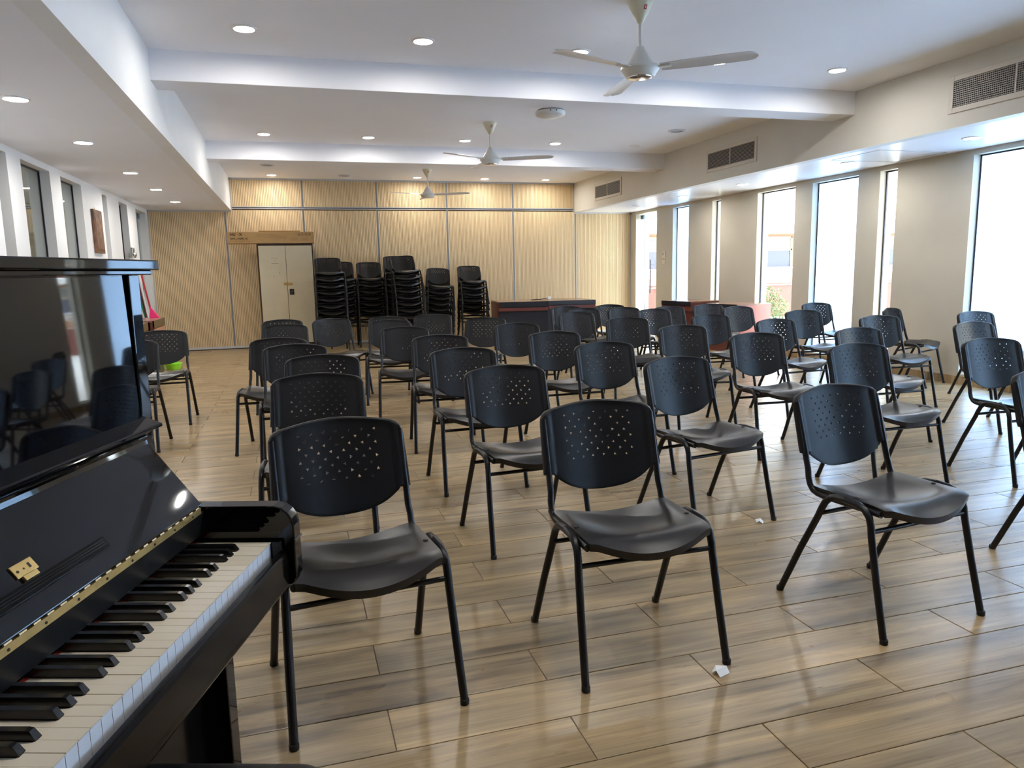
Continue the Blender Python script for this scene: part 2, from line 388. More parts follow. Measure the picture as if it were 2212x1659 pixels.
# windows and doors
def opening(i, side, a, c, k):
    s = 1 if side == 'R' else -1; X = XR if side == 'R' else XL
    nm = ('door_%d' if k == 'door' else 'window_%d') % i
    z0 = ZB if k != 'door' else .0
    w = empty(nm, kind='structure', loc=(X, (a+c)/2, z0))
    h = (c-a)/2; H = ZT-z0
    def bx(b, d0, d1, y0, y1, zz0, zz1, m=0): b.box(min(s*d0,s*d1), max(s*d0,s*d1), y0, y1, zz0, zz1, m)
    if k != 'door':
        b = MB(); t = .015
        for q in ((-h,-h+t,0,H),(h-t,h,0,H),(-h,h,0,t),(-h,h,H-t,H)): bx(b, .088, .104, q[0], q[1], q[2], q[3])
        b.build('frame', M_NAVY, w)
        b = MB(); bx(b, .094, .099, -h+t, h-t, t, H-t); b.build('pane', M_FROST if k == 'frost' else M_GLASS, w)
    else:
        b = MB(); bx(b, .10, .11, -h+.01, h-.01, .01, H-.01); p = b.build('glass_leaf', M_GLASS, w)
        b = MB(); bx(b, .08, .13, h-.16, h-.04, H-.10, H-.02); b.build('patch_fitting', mat('patch_steel',(.12,.2,.24),.3,metal=.5), w)
        b = MB(); yy = -h+.34 if side == 'R' else -h+.1
        b.tube([(s*.05,yy,.8),(s*.05,yy,1.45)], .012, 8); b.tube([(s*.05,yy,.9),(s*.105,yy,.9)], .008, 6); b.tube([(s*.05,yy,1.35),(s*.105,yy,1.35)], .008, 6)
        b.build('pull_handle', mat('dark_bronze',(.06,.05,.06),.35,metal=.4), w, smooth=40)
        b = MB(); bx(b, .09, .12, h-.22, h-.205, .01, H-.02); b.build('glass_edge', mat('glass_edge',(.35,.4,.42),.2), w)
i = 1
for a, c, k in WR:
    opening(1 if k == 'door' else i, 'R', a, c, k); i += (k != 'door')
for a, c, k in WL:
    opening(2 if k == 'door' else i, 'L', a, c, k); i += (k != 'door')

# corridor beyond the left wall
MB().box(-4.5, XL-.2, 2, YB, -.1, -.004).build('floor_corridor', M_TERR, kind='structure')
MB().box(-4.5, XL-.2, 2, YB, 2.5, 2.6).build('ceiling_corridor', M_WHITE, kind='structure')
MB().box(-4.6, -4.5, 2, YB, -.1, 2.6).box(-4.6, XL-.2, 1.9, 2, -.1, 2.6).box(-4.6, XL-.3, YB, YB+.1, -.1, 2.6).build('wall_corridor', M_CORR, kind='structure')

_cl = MB().lathe([(.0001,-.02),(.12,-.02),(.12,.0)], 20).mesh('diffuser', mat('corridor_fill_emitter', (.9,.9,.9), .4, emis=(1,.98,.9), estr=22.0))  # unseen glowing discs, added to brighten the corridor behind the left glass
_cr = MB().lathe([(.118,-.022),(.135,-.02),(.135,.0),(.118,.0)], 20).mesh('rim', M_WHITE)
for k, y in enumerate((5.5, 8.2, 10.9, 13.2)):
    t = empty('corridor_fill_light', 'added round fill light behind the left windows, %s from the slatted wall end' % ['fourth','third','second','first'][k], 'ceiling light', (-3.5, y, 2.5)); link('diffuser', _cl, t); link('rim', _cr, t)
# ---------------------------------------------------------------- ceiling fittings
def ordinal(n): return ['first','second','third','fourth','fifth','sixth','seventh','eighth','ninth','tenth'][n]
def downlight(x, y, z, label, lit=True, group=None):
    t = empty('ceiling_light', label, 'ceiling light', (x,y,z), 0, group)
    r, d = _dl[1], _dl[2 if lit else 3]
    for nm, me in (('trim_ring', r), ('diffuser', d)): link(nm, me, t)
_r = MB().lathe([(.062,-.002),(.070,-.010),(.084,-.006),(.088,0.004),(.060,.004)], 28).mesh('trim_ring', mat('light_trim',(.8,.8,.8),.3), 40)
_d = MB().lathe([(.0001,-.0055),(.066,-.005),(.066,.002)], 28).mesh('diffuser', M_LIT)
_d2 = MB().lathe([(.0001,-.0055),(.066,-.005),(.066,.002)], 28).mesh('diffuser', M_DIM)
_dl = [None, _r, _d, _d2]
PLACE = ['far left','second from left','third from left','fourth from left','far right']
for j, (y, rn) in enumerate(((1.75,'row behind the nearest fan, out of view'),(5.69,'row in front of the first beam'),(9.68,'row between the two beams'),(13.47,'row against the slatted wall'))):
    for i, x in enumerate((-.2,1.05,2.29,3.54,4.73)):
        if j == 0:
            downlight(x, y, ZC, 'lit round recessed ceiling light overhead, %s of its row near the piano' % PLACE[i]); continue
        if j == 1 and i == 3: x = 3.54
        if j == 3 and i == 1: continue
        if j == 2 and i == 4: downlight(x, y, ZC, 'round recessed ceiling light that is switched off, far right between the two beams', False); continue
        downlight(x, y, ZC, 'lit round recessed light, %s of the %s' % (PLACE[i], rn))
for i, y in enumerate((2.0,3.8,5.57,7.18,9.10,10.72,12.41)):
    if i < 2: downlight(-1.6, y, ZS, 'unlit round recessed light in the left soffit, %s' % ('nearest the front wall' if i == 0 else 'second from the front wall'), False)
    else: downlight(-1.6, y, ZS, 'lit round recessed light in the left soffit, %s of five counting from the piano' % ordinal(i-2))
for i, y in enumerate((2.0,3.8,5.50,7.08,9.12,10.75,12.40)):
    if i < 2: downlight(6.07, y, ZS-.01, 'unlit round recessed light in the right soffit, %s' % ('nearest the front wall' if i == 0 else 'second from the front wall'), False); continue
    downlight(6.09, y, ZS-.01, ('lit round recessed light in the right soffit, %s along from the big frosted window' % ordinal(i-2)) if i < 6 else 'switched-off round light in the right soffit beside the glass door', i < 6)
_s = MB().lathe([(.0001,-.004),(.075,-.004),(.08,-.012),(.105,-.008),(.11,.004)], 32).mesh('speaker_rim', mat('speaker_rim',(.62,.62,.64),.4), 40)
_s2 = MB().lathe([(.0001,-.0055),(.078,-.005),(.078,.0)], 32).mesh('speaker_mesh', M_SPK)
for x, y, lb in ((4.739,8.538,'round grey ceiling speaker right of the middle fan'),(-.233,12.298,'round grey ceiling disc above the storage cupboard'),(1.01,13.391,'flat round ceiling disc in the row against the slatted wall')):
    t = empty('ceiling_speaker', lb, 'speaker', (x,y,ZC)); link('rim', _s, t); link('mesh_cover', _s2, t)
t = empty('wireless_access_point', 'white domed disc fixed under the nearest ceiling beam', 'access point', (2.42,6.74,2.752))
MB().lathe([(.125,0),(.125,-.012),(.11,-.016)], 36).build('mounting_ring', mat('dark_mount',(.08,.07,.06),.6), t, smooth=40)
MB().lathe([(.138,-.012),(.142,-.03),(.132,-.048),(.09,-.062),(.0001,-.068)], 40).build('dome', M_FANW, t, smooth=50)
b = MB()
for a in (-1.9,-1.5): b.lathe([(.006,0),(.006,.004)], 10, mx=Matrix.Translation((.14*math.cos(a),.14*math.sin(a),-.024)) @ Matrix.Rotation(PI/2,4,'X'))
b.build('indicator_lamp', M_GRILLE, t)

# fans
def blade_mesh():
    b = MB(); n = 30; L0, L1 = .135, .735
    for i in range(n+1):
        t = i/n; x = L0+(L1-L0)*t; w = .048+.022*math.sin(min(1,t*1.15)*PI*.55)
        if t > .90: w *= math.sqrt(max(.03, 1-((t-.90)/.102)**2))
        tilt = .20*(1-t*.5); zc = 0.
        for sgn, dz in ((-1,0),(-.33,.006),(.33,.006),(1,0)):
            b.v.append((x, sgn*w, zc+dz-sgn*w*tilt))
        for sgn, dz in ((1,0),(.33,.006),(-.33,.006),(-1,0)):
            b.v.append((x, sgn*w, zc+dz-.004-sgn*w*tilt))
    for i in range(n):
        for k in range(8): b.f.append((i*8+k, i*8+(k+1)%8, (i+1)*8+(k+1)%8, (i+1)*8+k)); b.mi.append(0)
    b.f += [tuple(range(8)), tuple(range(n*8,n*8+8))]; b.mi += [0,0]
    return b.mesh('blade', M_FANB, 50)
_bl = blade_mesh()
_arm = MB().box(.10, .20, -.022, .022, -.006, .004).mesh('blade_bracket', M_FANW)
def fan(x, y, ang, label):
    t = empty('ceiling_fan', label, 'ceiling fan', (x,y,ZC), 0, 'three-blade ceiling fans down the middle')
    MB().lathe([(.078,0),(.080,-.008),(.072,-.028),(.050,-.075),(.028,-.108),(.019,-.128),(.012,-.13)], 32).build('canopy', M_FANC, t, smooth=50)
    mx = Matrix.Rotation(-1.5,4,'Z') @ Matrix.Translation((.0638,0,-.050)) @ Matrix.Rotation(.50,4,'Y')
    MB().box(-.001,.0015,-.010,.010,-.014,.014,0,mx).box(.0015,.002,-.004,.004,-.008,.008,1,mx).build('label_patch', [M_LABEL, mat('label_pale',(.8,.6,.55),.4)], t)
    MB().tube([(0,0,-.12),(0,0,-.29)], .011, 14).build('rod', M_FANW, t, smooth=60)
    MB().lathe([(.012,-.268),(.022,-.272),(.045,-.315),(.072,-.358),(.088,-.384),(.092,-.392)], 36).build('motor_cone', M_FANW, t, smooth=50)
    MB().lathe([(.09,-.390),(.118,-.397),(.124,-.405),(.124,-.418),(.118,-.424),(.114,-.430),(.098,-.455),(.090,-.463),(.0001,-.463)], 40).build('motor_housing', M_FANW, t, smooth=40)
    MB().lathe([(.078,-.462),(.076,-.468),(.05,-.472),(.0001,-.474)], 36).build('bottom_cap', M_CHROME, t, smooth=50)
    for k in range(3):
        a = ang + k*2*PI/3
        br = link('blade', _bl, t); br.location = (0,0,-.41); br.rotation_euler = (0,0,a)
        ar = link('bracket', _arm, br)
fan(2.271, 4.586, math.radians(-39), 'nearest ceiling fan, large cream canopy, hanging before the first beam')
fan(2.315, 8.512, math.radians(-28), 'middle ceiling fan hanging between the two beams')
fan(2.287, 12.44, math.radians(-33), 'farthest ceiling fan hanging before the slatted wood wall')

# air vents on right bulkhead
def vent(y0, y1, z0, z1, label, mesh=False):
    t = empty('air_vent', label, 'air vent', (XB1, (y0+y1)/2, (z0+z1)/2), 0, 'air vents along the right bulkhead')
    h = (y1-y0)/2; v = (z1-z0)/2; f = .045
    b = MB()
    for q in ((-h,-h+f,-v,v),(h-f,h,-v,v),(-h+f,h-f,-v,-v+f),(-h+f,h-f,v-f,v)): b.box(-.012, 0, q[0], q[1], q[2], q[3])
    b.build('frame', M_VENTF, t, bevel=.003)
    MB().box(-.003, -.001, -h+f, h-f, -v+f, v-f).build('backing', M_GRILLE, t)
    b = MB(); n = 13; H = 2*(v-f)
    for i in range(n):
        z = -v+f+H*(i+.5)/n; b.box(-.0115, -.004, -h+f, h-f, z-.0022, z+.0022)
    if mesh:
        m = int(2*(h-f)/.018)
        for i in range(m):
            y = -h+f+(i+.5)*.018; b.box(-.007, -.004, y-.0016, y+.0016, -v+f, v-f)
    b.build('grille_blades', M_GRILLB, t, kind='stuff')
    MB().box(-.0125, -.003, -.006, .006, -v+f, v-f).build('centre_bar', M_VENTF, t)
vent(3.98, 5.21, 2.53, 2.835, 'large mesh air vent on the right bulkhead, nearest and cut by the picture edge', True)
vent(7.93, 9.066, 2.535, 2.825, 'louvred air vent on the right bulkhead, the middle one of three', False)
vent(11.752, 12.91, 2.53, 2.825, 'louvred air vent on the right bulkhead, the one nearest the slatted wall', False)

# wall controller on right wall
t = empty('wall_controller', 'small beige air-conditioner controller with switch plate on the right wall', 'wall switch', (XR,12.54,1.52))
MB().box(-.02, 0, -.075, .045, -.065, .07).box(-.023,-.02,-.03,.03,.0,.05,1).build('thermostat', [M_VENTF, mat('lcd_grey',(.35,.38,.36),.3)], t, bevel=.004)
MB().box(-.01, 0, -.055, .055, -.16, -.085).build('switch_plate', M_VENTF, t, bevel=.003)
# plaque on left wall
t = empty('wall_plaque', 'brown carved rectangular plaque hanging on the white left wall', 'plaque', (XL,10.32,1.855))
MB().box(0,.035,-.2,.2,-.262,.262).build('board', M_PLATE, t, bevel=.006)
MB().box(.035,.04,-.16,.16,-.22,.22).build('picture_panel', mat('plaque_panel',(.20,.11,.07),.5,noise=.6,nscale=10), t, bevel=.003)
MB().tube([(.005,-.02,.262),(.005,-.02,.29)], .004, 6).build('hook', M_BRASS, t)

# ---------------------------------------------------------------- outdoors
terr = MB().box(XR+.2, 40, -6, 45, -.25, -.06).build('terrace', M_TERR, kind='structure')
tag(terr)
terr.name = 'floor_terrace'
MB().box(XR+.2, 9.5, -6, 22, 2.62, 2.85).build('ceiling_eave', M_OUTW, kind='structure')
t = empty('terrace_column', 'white square column outside the glass door', 'column', (7.79,15.6,-.06))
MB().box(-.13,.13,-.13,.13,0,2.68).build('shaft', M_OUTW, t, bevel=.01)
par = empty('parapet_wall', 'low terracotta parapet wall across the terrace', 'wall', (16,17,-.06))
MB().box(-9,10,0,.2,0,.90).build('wall_face', M_REDW, par)
MB().box(-9,10,-.03,.23,.83,.865).build('coping', M_PEACH2, par)
rl = empty('steel_railing', 'steel tube railing on top of the terracotta parapet', 'railing', (16,17.1,.81))
for z in (.30,.42): MB().tube([(-9,0,z),(10,0,z)], .03, 8).build('rail', M_STEEL, rl, smooth=60)
for k in range(-4,5): MB().box(k*2.1-1.18,k*2.1-1.1,-.02,.02,0,.42).build('post', M_STEEL, rl)
bd = empty('building', 'peach painted house with louvred windows across the terrace', 'building', (16,21,-.06))
MB().box(-8.5,9,0,4,0,2.50).build('wall', M_PEACH, bd)
MB().box(-8.6,9.1,-.9,4.2,2.47,2.56).build('roof', mat('roof_grey',(.5,.5,.5),.6), bd)
MB().box(-8.6,9.1,-.95,-.85,2.36,2.58).build('gutter', M_OUTW, bd, bevel=.02)
MB().box(-8.5,9,-.02,0,1.0,1.26).build('sill_band', M_PEACH2, bd)
for k in range(-7,8):
    x = k*1.08+.05
    if k in (-3,1): 
        f = MB()
    w = MB()
    for q in ((x,x+.05,1.28,2.3),(x+.93,x+.98,1.28,2.3),(x,x+.98,1.28,1.32),(x,x+.98,1.85,1.91),(x,x+.98,2.26,2.3)): w.box(q[0],q[1],-.05,.0,q[2],q[3])
    fr = w.build('window_frame', M_PEACH2, bd)
    v = MB()
    for i in range(7): v.box(x+.05,x+.93,-.03,-.01,1.92+i*.049,1.92+i*.049+.043)
    v.build('louvres', M_LOUV, fr)
    MB().box(x+.05,x+.93,-.02,-.005,1.32,1.85).build('window_pane', M_GLASSD, fr)
# shrub
t = empty('shrub', 'leafy green shrub growing outside the wide clear window', 'plant', (10.05,14.0,-.06))
st = MB()
for k in range(7):
    a = k*.9; st.tube([(0,0,0),(.1*math.cos(a),.1*math.sin(a),.4),(.28*math.cos(a),.28*math.sin(a),.75)], [.02,.012,.005], 5)
st.build('stem', M_STEM, t)
lf = MB(); rnd = random.Random(3)
for k in range(2600):
    while True:
        p = Vector((rnd.uniform(-1,1), rnd.uniform(-1,1), rnd.uniform(-1,1)))
        if .3 < p.length < 1: break
    c = Vector((p.x*.52, p.y*.5, .46+p.z*.46))
    if c.x > .15: c.z *= .82
    q = Matrix.Translation(c) @ Matrix.Rotation(rnd.uniform(0,6.3),4,'Z') @ Matrix.Rotation(rnd.uniform(-1.3,1.3),4,'X')
    s = rnd.uniform(.035,.065)
    lf.add([(0,0,0),(s*.28,s*.5,.004),(0,s,0),(-s*.28,s*.5,.004)], [(0,1,2,3)], 0, q)
lf.build('foliage', M_LEAF, t, kind='stuff')
t['label'] = 'leafy green shrub growing outside the wide clear window'

# ---------------------------------------------------------------- chair
def back_y(x, z):
    base = .238+(z-.765)*.285
    if z < .5: base = .238+(.5-.765)*.285 + (z-.5)*.2
    t = min(1, abs(x)/.182)
    return base + .032*(math.cos(t*PI)+1)/2
def make_backrest():
    half = [(.0,.805),(.05,.8035),(.10,.800),(.145,.794),(.18,.787),(.198,.780),(.210,.770),(.2165,.755),(.2190,.735),(.2205,.70),(.2225,.64),(.2245,.568),
            (.190,.568),(.184,.560),(.172,.549),(.15,.534),(.12,.518),(.08,.504),(.04,.4965),(.0,.494)]
    coarse = half + [(-x,z) for x,z in half[-2:0:-1]]
    out = []
    M_ = len(coarse)
    for i in range(M_):
        p0,p1,p2,p3 = [Vector(coarse[(i+k)%M_]) for k in (-1,0,1,2)]
        L_ = (p2-p1).length; m = max(1, round(L_/.013))
        corner = abs(p1.y-.568) < 1e-6 or abs(p2.y-.568) < 1e-6
        for k in range(m):
            t = k/m
            if corner: q = p1.lerp(p2, t)
            else: q = .5*((2*p1)+(p2-p0)*t+(2*p0-5*p1+4*p2-p3)*t*t+(3*p1-p0-3*p2+p3)*t*t*t)
            out.append((q.x,q.y))
    verts = list(out); n = len(out); edges = [(i,(i+1)%n) for i in range(n)]
    holes = []; rnd = random.Random(5)
    for r in range(8):
        m = 7 if r % 2 == 0 else 6
        for c in range(m):
            cx = (c-(m-1)/2)*.0415; cz = .762-.0215*r; a = rnd.choice((0,PI/3,PI/2,PI/6))+rnd.uniform(-.1,.1)
            tri = [(cx+.0062*math.cos(a+k*2*PI/3), cz+.0062*math.sin(a+k*2*PI/3)) for k in range(3)]
            holes.append(tri); o = len(verts); verts += tri; edges += [(o,o+1),(o+1,o+2),(o+2,o)]
    def inside(p, poly):
        c = False; j = len(poly)-1
        for i in range(len(poly)):
            if (poly[i][1] > p[1]) != (poly[j][1] > p[1]) and p[0] < (poly[j][0]-poly[i][0])*(p[1]-poly[i][1])/(poly[j][1]-poly[i][1])+poly[i][0]: c = not c
            j = i
        return c
    def dist_edge(p):
        d = 9
        for i in range(n):
            a = Vector(out[i]); b = Vector(out[(i+1)%n]); q = Vector(p); t = max(0,min(1,(q-a).dot(b-a)/(b-a).length_squared)); d = min(d,(q-a-(b-a)*t).length)
        return d
    ring = []
    cen = Vector((0,.66))
    for i in range(n):
        a = Vector(out[i-1]); b = Vector(out[i]); c = Vector(out[(i+1)%n]); tt = (c-a).normalized(); nn = Vector((tt.y,-tt.x))
        for dd in (.0042, .0105, .0175):
            for q in (b+nn*dd, b-nn*dd):
                if inside(q, out) and dist_edge(q) > dd*.9 and (dd < .011 or i % 2 == 0) and (dd < .005 or b.y > .6 or abs(b.x) < .17): ring.append(tuple(q))
    pts = list(ring)
    for s in (-1,1):
        for k in range(19): 
            z = .574+k*.0105
            for x in (.171,.177,.183,.189,.200):
                pts.append((s*x,z))
    gx = [i*.0207 for i in range(-8,9)]
    for x in gx:
        for k in range(18):
            z = .50+k*.0172; p = (x,z)
            if inside(p,out) and dist_edge(p) > .022 and all((p[0]-sum(t[0] for t in h)/3)**2+(p[1]-sum(t[1] for t in h)/3)**2 > .009**2 for h in holes): pts.append(p)
    verts += [p for p in pts if inside(p,out)]
    r = delaunay_2d_cdt([Vector(v) for v in verts], edges, [], 0, 1e-6)
    V, F = r[0], r[2]
    fs = []
    for f in F:
        c = sum((V[i] for i in f), Vector((0,0)))/len(f)
        if inside(c,out) and not any(inside(c,h) for h in holes): fs.append(tuple(f))
    def th(p):
        t = .0065; ax = abs(p[0])
        s = max(0,min(1,(ax-.178)/.010)); s = s*s*(3-2*s)
        t = t+(.027-t)*s*(1 if p[1] > .56 else 0)
        de = dist_edge(p)
        top = max(0,min(1,(.0175-de)/.012)) if p[1] > .74 else 0
        t = max(t, .0065+.0075*top)
        if de < .0042: t *= .5+.5*math.sqrt(max(0,de/.0042))
        return t
    vs = []
    for p in V: t = th(p); y = back_y(p.x,p.y); vs.append((p.x, y-t*.5, p.y))
    for p in V: t = th(p); y = back_y(p.x,p.y); vs.append((p.x, y+t*.5, p.y))
    N = len(V); from collections import Counter
    ec = Counter()
    for f in fs:
        for i in range(len(f)): ec[frozenset((f[i],f[(i+1)%len(f)]))] += 1
    faces = [f for f in fs]+[tuple(i+N for i in f[::-1]) for f in fs]
    for f in fs:
        for i in range(len(f)):
            a, b2 = f[i], f[(i+1)%len(f)]
            if ec[frozenset((a,b2))] == 1: faces.append((b2,a,a+N,b2+N))
    b = MB(); b.add(vs, faces)
    return b.mesh('backrest', M_PLAST, 42)
def make_seat():
    nx, ny = 20, 16; b = MB(); top = []
    for j in range(ny+1):
        v = j/ny
        for i in range(nx+1):
            u = -1+2*i/nx
            hw = .2175-.006*max(0,(v-.85)/.15)**2-.004*max(0,(.1-v)/.1)
            x = u*hw
            yr = .128; yf = -.188-.045*(1-abs(u)**2.4)
            y = yr+(yf-yr)*v
            t = min(1, abs(x)/.19)
            sc = (1-t*t)**1.15
            dep = .020+.020*math.sin(min(1,v*1.25+.05)*PI)
            z = .455-dep*sc
            w = max(0,(v-.62)/.38); z += .010*math.sin(min(1,w*1.25)*PI)*sc
            w = max(0,(v-.84)/.16); z -= (.026*w**1.6)*(.30+.70*sc)
            top.append((x,y,z))
    n = len(top); b.v += top
    for k_, (x,y,z) in enumerate(top):
        jj = k_//(nx+1); b.v.append((x*.985, y*.985, z-.013-.012*max(0,(jj/ny-.85)/.15)))
    W = nx+1
    for j in range(ny):
        for i in range(nx):
            a = j*W+i; b.f.append((a,a+1,a+W+1,a+W)); b.f.append((a+n,a+W+n,a+W+1+n,a+1+n))
    for i in range(nx): b.f.append((i+1,i,i+n,i+1+n)); a = ny*W+i; b.f.append((a,a+1,a+1+n,a+n))
    for j in range(ny): a = j*W; b.f.append((a,a+W,a+W+n,a+n)); a = j*W+nx; b.f.append((a+W,a,a+n,a+W+n))
    b.mi = [0]*len(b.f)
    for s in (-1,1): b.lathe([(.008,.0),(.008,.0025),(.005,.0035),(.0001,.0035)], 10, (s*.2,-.055,.4545), 1)
    return b.mesh('seat', [M_SEAT, M_RUBBER], 50)
def make_legs():
    out = []
    for s in (-1,1):
        X = lambda z: s*(.233+.014*(1-z/.44))
        f = [(-.2416,.0),(-.192,.205),(-.160,.350),(-.155,.385),(-.145,.415),(-.125,.436),(-.098,.446),(-.045,.449)]
        r_ = [(.2416,.0),(.150,.205),(.077,.352),(.062,.387),(.046,.417),(.025,.437),(.0,.446),(-.045,.449)]
        for pr in (f, r_): out.append(MB().tube([(X(z), y, max(z,.001)) for y,z in pr], .0126, 12).mesh('leg', M_TUBE, 60))
    return out
def make_rails():
    out = []
    for s in (-1,1):
        p = [(-.175,.430),(-.10,.430),(.0,.429),(.07,.428),(.105,.430),(.128,.438),(.143,.455),(.152,.48),(.160,.51),(.176,.566),(.195,.63),(.215,.70),(.232,.755)]
        out.append(MB().tube([(s*(.208 if z > .5 else .212), y, z) for y,z in p], .0125, 12, rx=.0108).mesh('back_post', M_TUBE, 60))
    return out
def make_stretchers():
    return [MB().tube([(-.236,-.157,.366),(.236,-.157,.366)], .0085, 10).mesh('stretcher', M_TUBE, 60),
            MB().tube([(-.236,.058,.372),(.236,.058,.372)], .0085, 10).mesh('stretcher', M_TUBE, 60)]
def make_caps():
    me = MB().lathe([(.0124,0.0),(.0138,.002),(.0138,.016),(.0128,.018)], 12).mesh('foot_cap', M_RUBBER, 50)
    return me
ch0 = empty('stacking_chair', 'x', 'chair')
kids = [link('seat', make_seat(), ch0), link('backrest', make_backrest(), ch0)]
cap = make_caps()
for k, me in enumerate(make_legs()):
    lg = link('leg', me, ch0); kids.append(lg); s = -1 if k < 2 else 1
    c = link('foot_cap', cap, lg); c.location = (s*.2468, -.241 if k % 2 == 0 else .2405, 0); KIDS[lg.name] = [c]
for me in make_rails(): kids.append(link('back_post', me, ch0))
for me in make_stretchers(): kids.append(link('stretcher', me, ch0))
C0 = 'black perforated plastic chair '
CH = [ # x, y, theta, label
(.146,2.191,.128,'front row, partly behind the right end of the piano keyboard'),
(1.033,2.172,.008,'front row, second from the piano, in the middle of the picture'),
(2.067,2.141,.119,'front row, third from the piano'),
(3.201,2.168,.01,'front row, cut off by the right edge of the picture'),
(.074,3.381,-.091,'second row, directly behind the front chair beside the piano'),
(1.026,3.292,.075,'second row, second from the left'),
(1.992,3.249,.164,'second row, third from the left, turned slightly right'),
(3.252,3.388,.004,'second row, fourth from the left'),
(4.156,3.287,-.072,'second row, rightmost, by the big frosted window'),
(.132,4.247,-.091,'third row, leftmost'),
(1.022,4.268,.039,'third row, second from the left'),
(1.964,4.202,.056,'third row, third from the left'),
(3.176,4.311,-.051,'third row, fourth from the left'),
(4.097,4.326,.023,'third row, fifth from the left'),
(5.249,4.353,.052,'third row, rightmost, behind the big chair near the right edge'),
(.001,5.053,.004,'fourth row, leftmost, in the left-hand column'),
(1.053,5.317,-.084,'fourth row, second from the left'),
(1.96,5.183,.015,'fourth row, third from the left'),
(3.108,5.244,-.059,'fourth row, fourth from the left'),
(4.226,5.483,.083,'fourth row, fifth from the left'),
(5.23,5.357,-.064,'fourth row, sixth from the left, seat lit by the windows'),
(6.39,5.359,-.037,'fourth row, rightmost, against the big frosted window'),
(-.158,5.68,-.18,'left-hand column, fifth from the front, jutting out left of the others'),
(.924,6.33,-.105,'fifth row, in the second column from the left'),
(1.963,6.225,-.021,'fifth row, in the third column from the left'),
(3.127,6.397,-.152,'fifth row, in the fourth column from the left'),
(4.078,6.372,-.018,'fifth row, in the fifth column from the left'),
(5.25,6.461,-.087,'fifth row, in the sixth column from the left'),
(6.33,6.26,.42,'fifth row, rightmost, turned to the right against the wall between windows'),
(-.1,7.304,-.086,'left-hand column, second from the back, in front of the cupboard'),
(.93,7.40,-.12,'sixth row, in the second column from the left'),
(1.821,7.234,-.478,'sixth row, turned left, in front of the rightmost chair stack'),
(3.09,7.56,.018,'sixth row, in front of the right half of the joined desks'),
(4.113,7.66,.007,'sixth row, in the fifth column from the left'),
(5.206,7.565,.049,'sixth row, in front of the low desk with the tall red side'),
(6.463,7.737,-.032,'sixth row, rightmost, against the second frosted window'),
(-.133,8.15,-.092,'left-hand column, rearmost, touching the cupboard in view'),
(.47,8.057,.286,'rear row, turned right, between cupboard and chair stacks, standing alone'),
(.985,8.05,-.15,'rear row, almost hidden behind the second column chair'),
(1.487,8.176,-.264,'rear row, turned left, in front of the lowest chair stack'),
(3.50,8.33,.028,'rear row, overlapping the right end of the joined desks'),
(3.50,8.98,.0,'mostly hidden, farthest of those overlapping the joined desks'),
(3.99,8.23,-.001,'rear row, many bright holes, before the glass door'),
(4.135,9.02,-.071,'rearmost row, between the joined desks and the glass door'),
(4.56,8.10,.026,'rear row, in front of the small red desk by the wall'),
(5.181,8.24,-.046,'rear row, in front of the gap between the two wall desks'),
(-1.157,7.081,-.008,'left of the rows, farther of the two by the left wall'),
(-1.248,6.068,-.035,'left of the rows, nearer of the two, half behind the piano'),
]
G1 = 'chairs set out in rows'
first = True
for x, y, th, lb in CH:
    lab = 'black perforated chair, '+lb
    lab = ' '.join(lab.split()[:16])
    if first:
        ch0.location = (x,y,0); ch0.rotation_euler = (0,0,th); ch0['label'] = lab; ch0['group'] = G1; first = False
    else: dup(ch0, kids, (x,y,0), (0,0,th), lab, G1)
# stacks: x, y, theta, n, dz, tilt, roll, text
ST = [(.635,12.78,.02,9,.106,13.5,.0,'the stack beside the cupboard'),
      (.87,13.33,.0,8,.106,7,.0,'the stack behind the one by the cupboard'),
      (1.37,13.36,.0,8,.106,9,.0,'the second full stack from the cupboard'),
      (1.96,12.80,.03,9,.107,12,-.006,'the tallest stack in the middle'),
      (1.86,13.40,.0,9,.104,7,.0,'the stack hidden behind the tallest one'),
      (2.56,13.36,-.05,7,.098,5,.009,'the lowest stack'),
      (3.21,13.32,-.03,7,.109,10,.0,'the rightmost stack')]
ORD = ['topmost','second from the top','third from the top','fourth from the top','fifth from the top','sixth from the top','seventh from the top','eighth from the top','ninth from the top']
for x, y, th, n, dz, tilt, rl_, txt in ST:
    for k in range(n):
        a = math.radians(tilt)*k/(n-1)
        nm = ORD[n-1-k] if k else 'bottom one on the floor'
        lab = ' '.join(('black chair, %s in %s' % (nm, txt)).split()[:16])
        dy = -.40*math.sin(a)
        dup(ch0, kids, (x-dy*math.sin(th)*0+rl_*k*.5, y+dy, dz*k), (-a, rl_*k, th), lab, 'chairs stacked along the slatted wall')

# ---------------------------------------------------------------- cupboard and box
t = empty('storage_cupboard', 'tall cream two-door metal cupboard with dark brown sides', 'cupboard', (-.052,13.72,0))
MB().box(-.465,.465,-.20,.20,0.03,1.83).build('body', M_CABD, t, bevel=.004)
for s in (-1,1):
    b = MB().box(-.443 if s<0 else .003, -.003 if s<0 else .443, -.222,-.201,.10,1.79).build('door', M_CAB, t, bevel=.004)
    if s < 0:
        mk = MB(); mk.box(-.24,-.125,-.2235,-.222,1.485,1.490)
        for q in ((-.235,1.575),(-.205,1.577),(-.18,1.574),(-.15,1.577),(-.185,1.53),(-.125,1.33),(-.122,1.30),(-.225,1.26)): mk.box(q[0],q[0]+.014,-.2235,-.222,q[1],q[1]+.007)
        mk.build('scuff_mark', mat('scuff',(.16,.12,.08),.7), b)
MB().box(-.058,.080,-.232,-.222,1.12,1.162).box(-.05,-.02,-.238,-.232,1.13,1.152).box(.03,.065,-.238,-.232,1.13,1.152).tube([(.0,-.24,1.10),(.0,-.24,1.155)],.008,8).build('hasp', M_BRASS, t, bevel=.001)
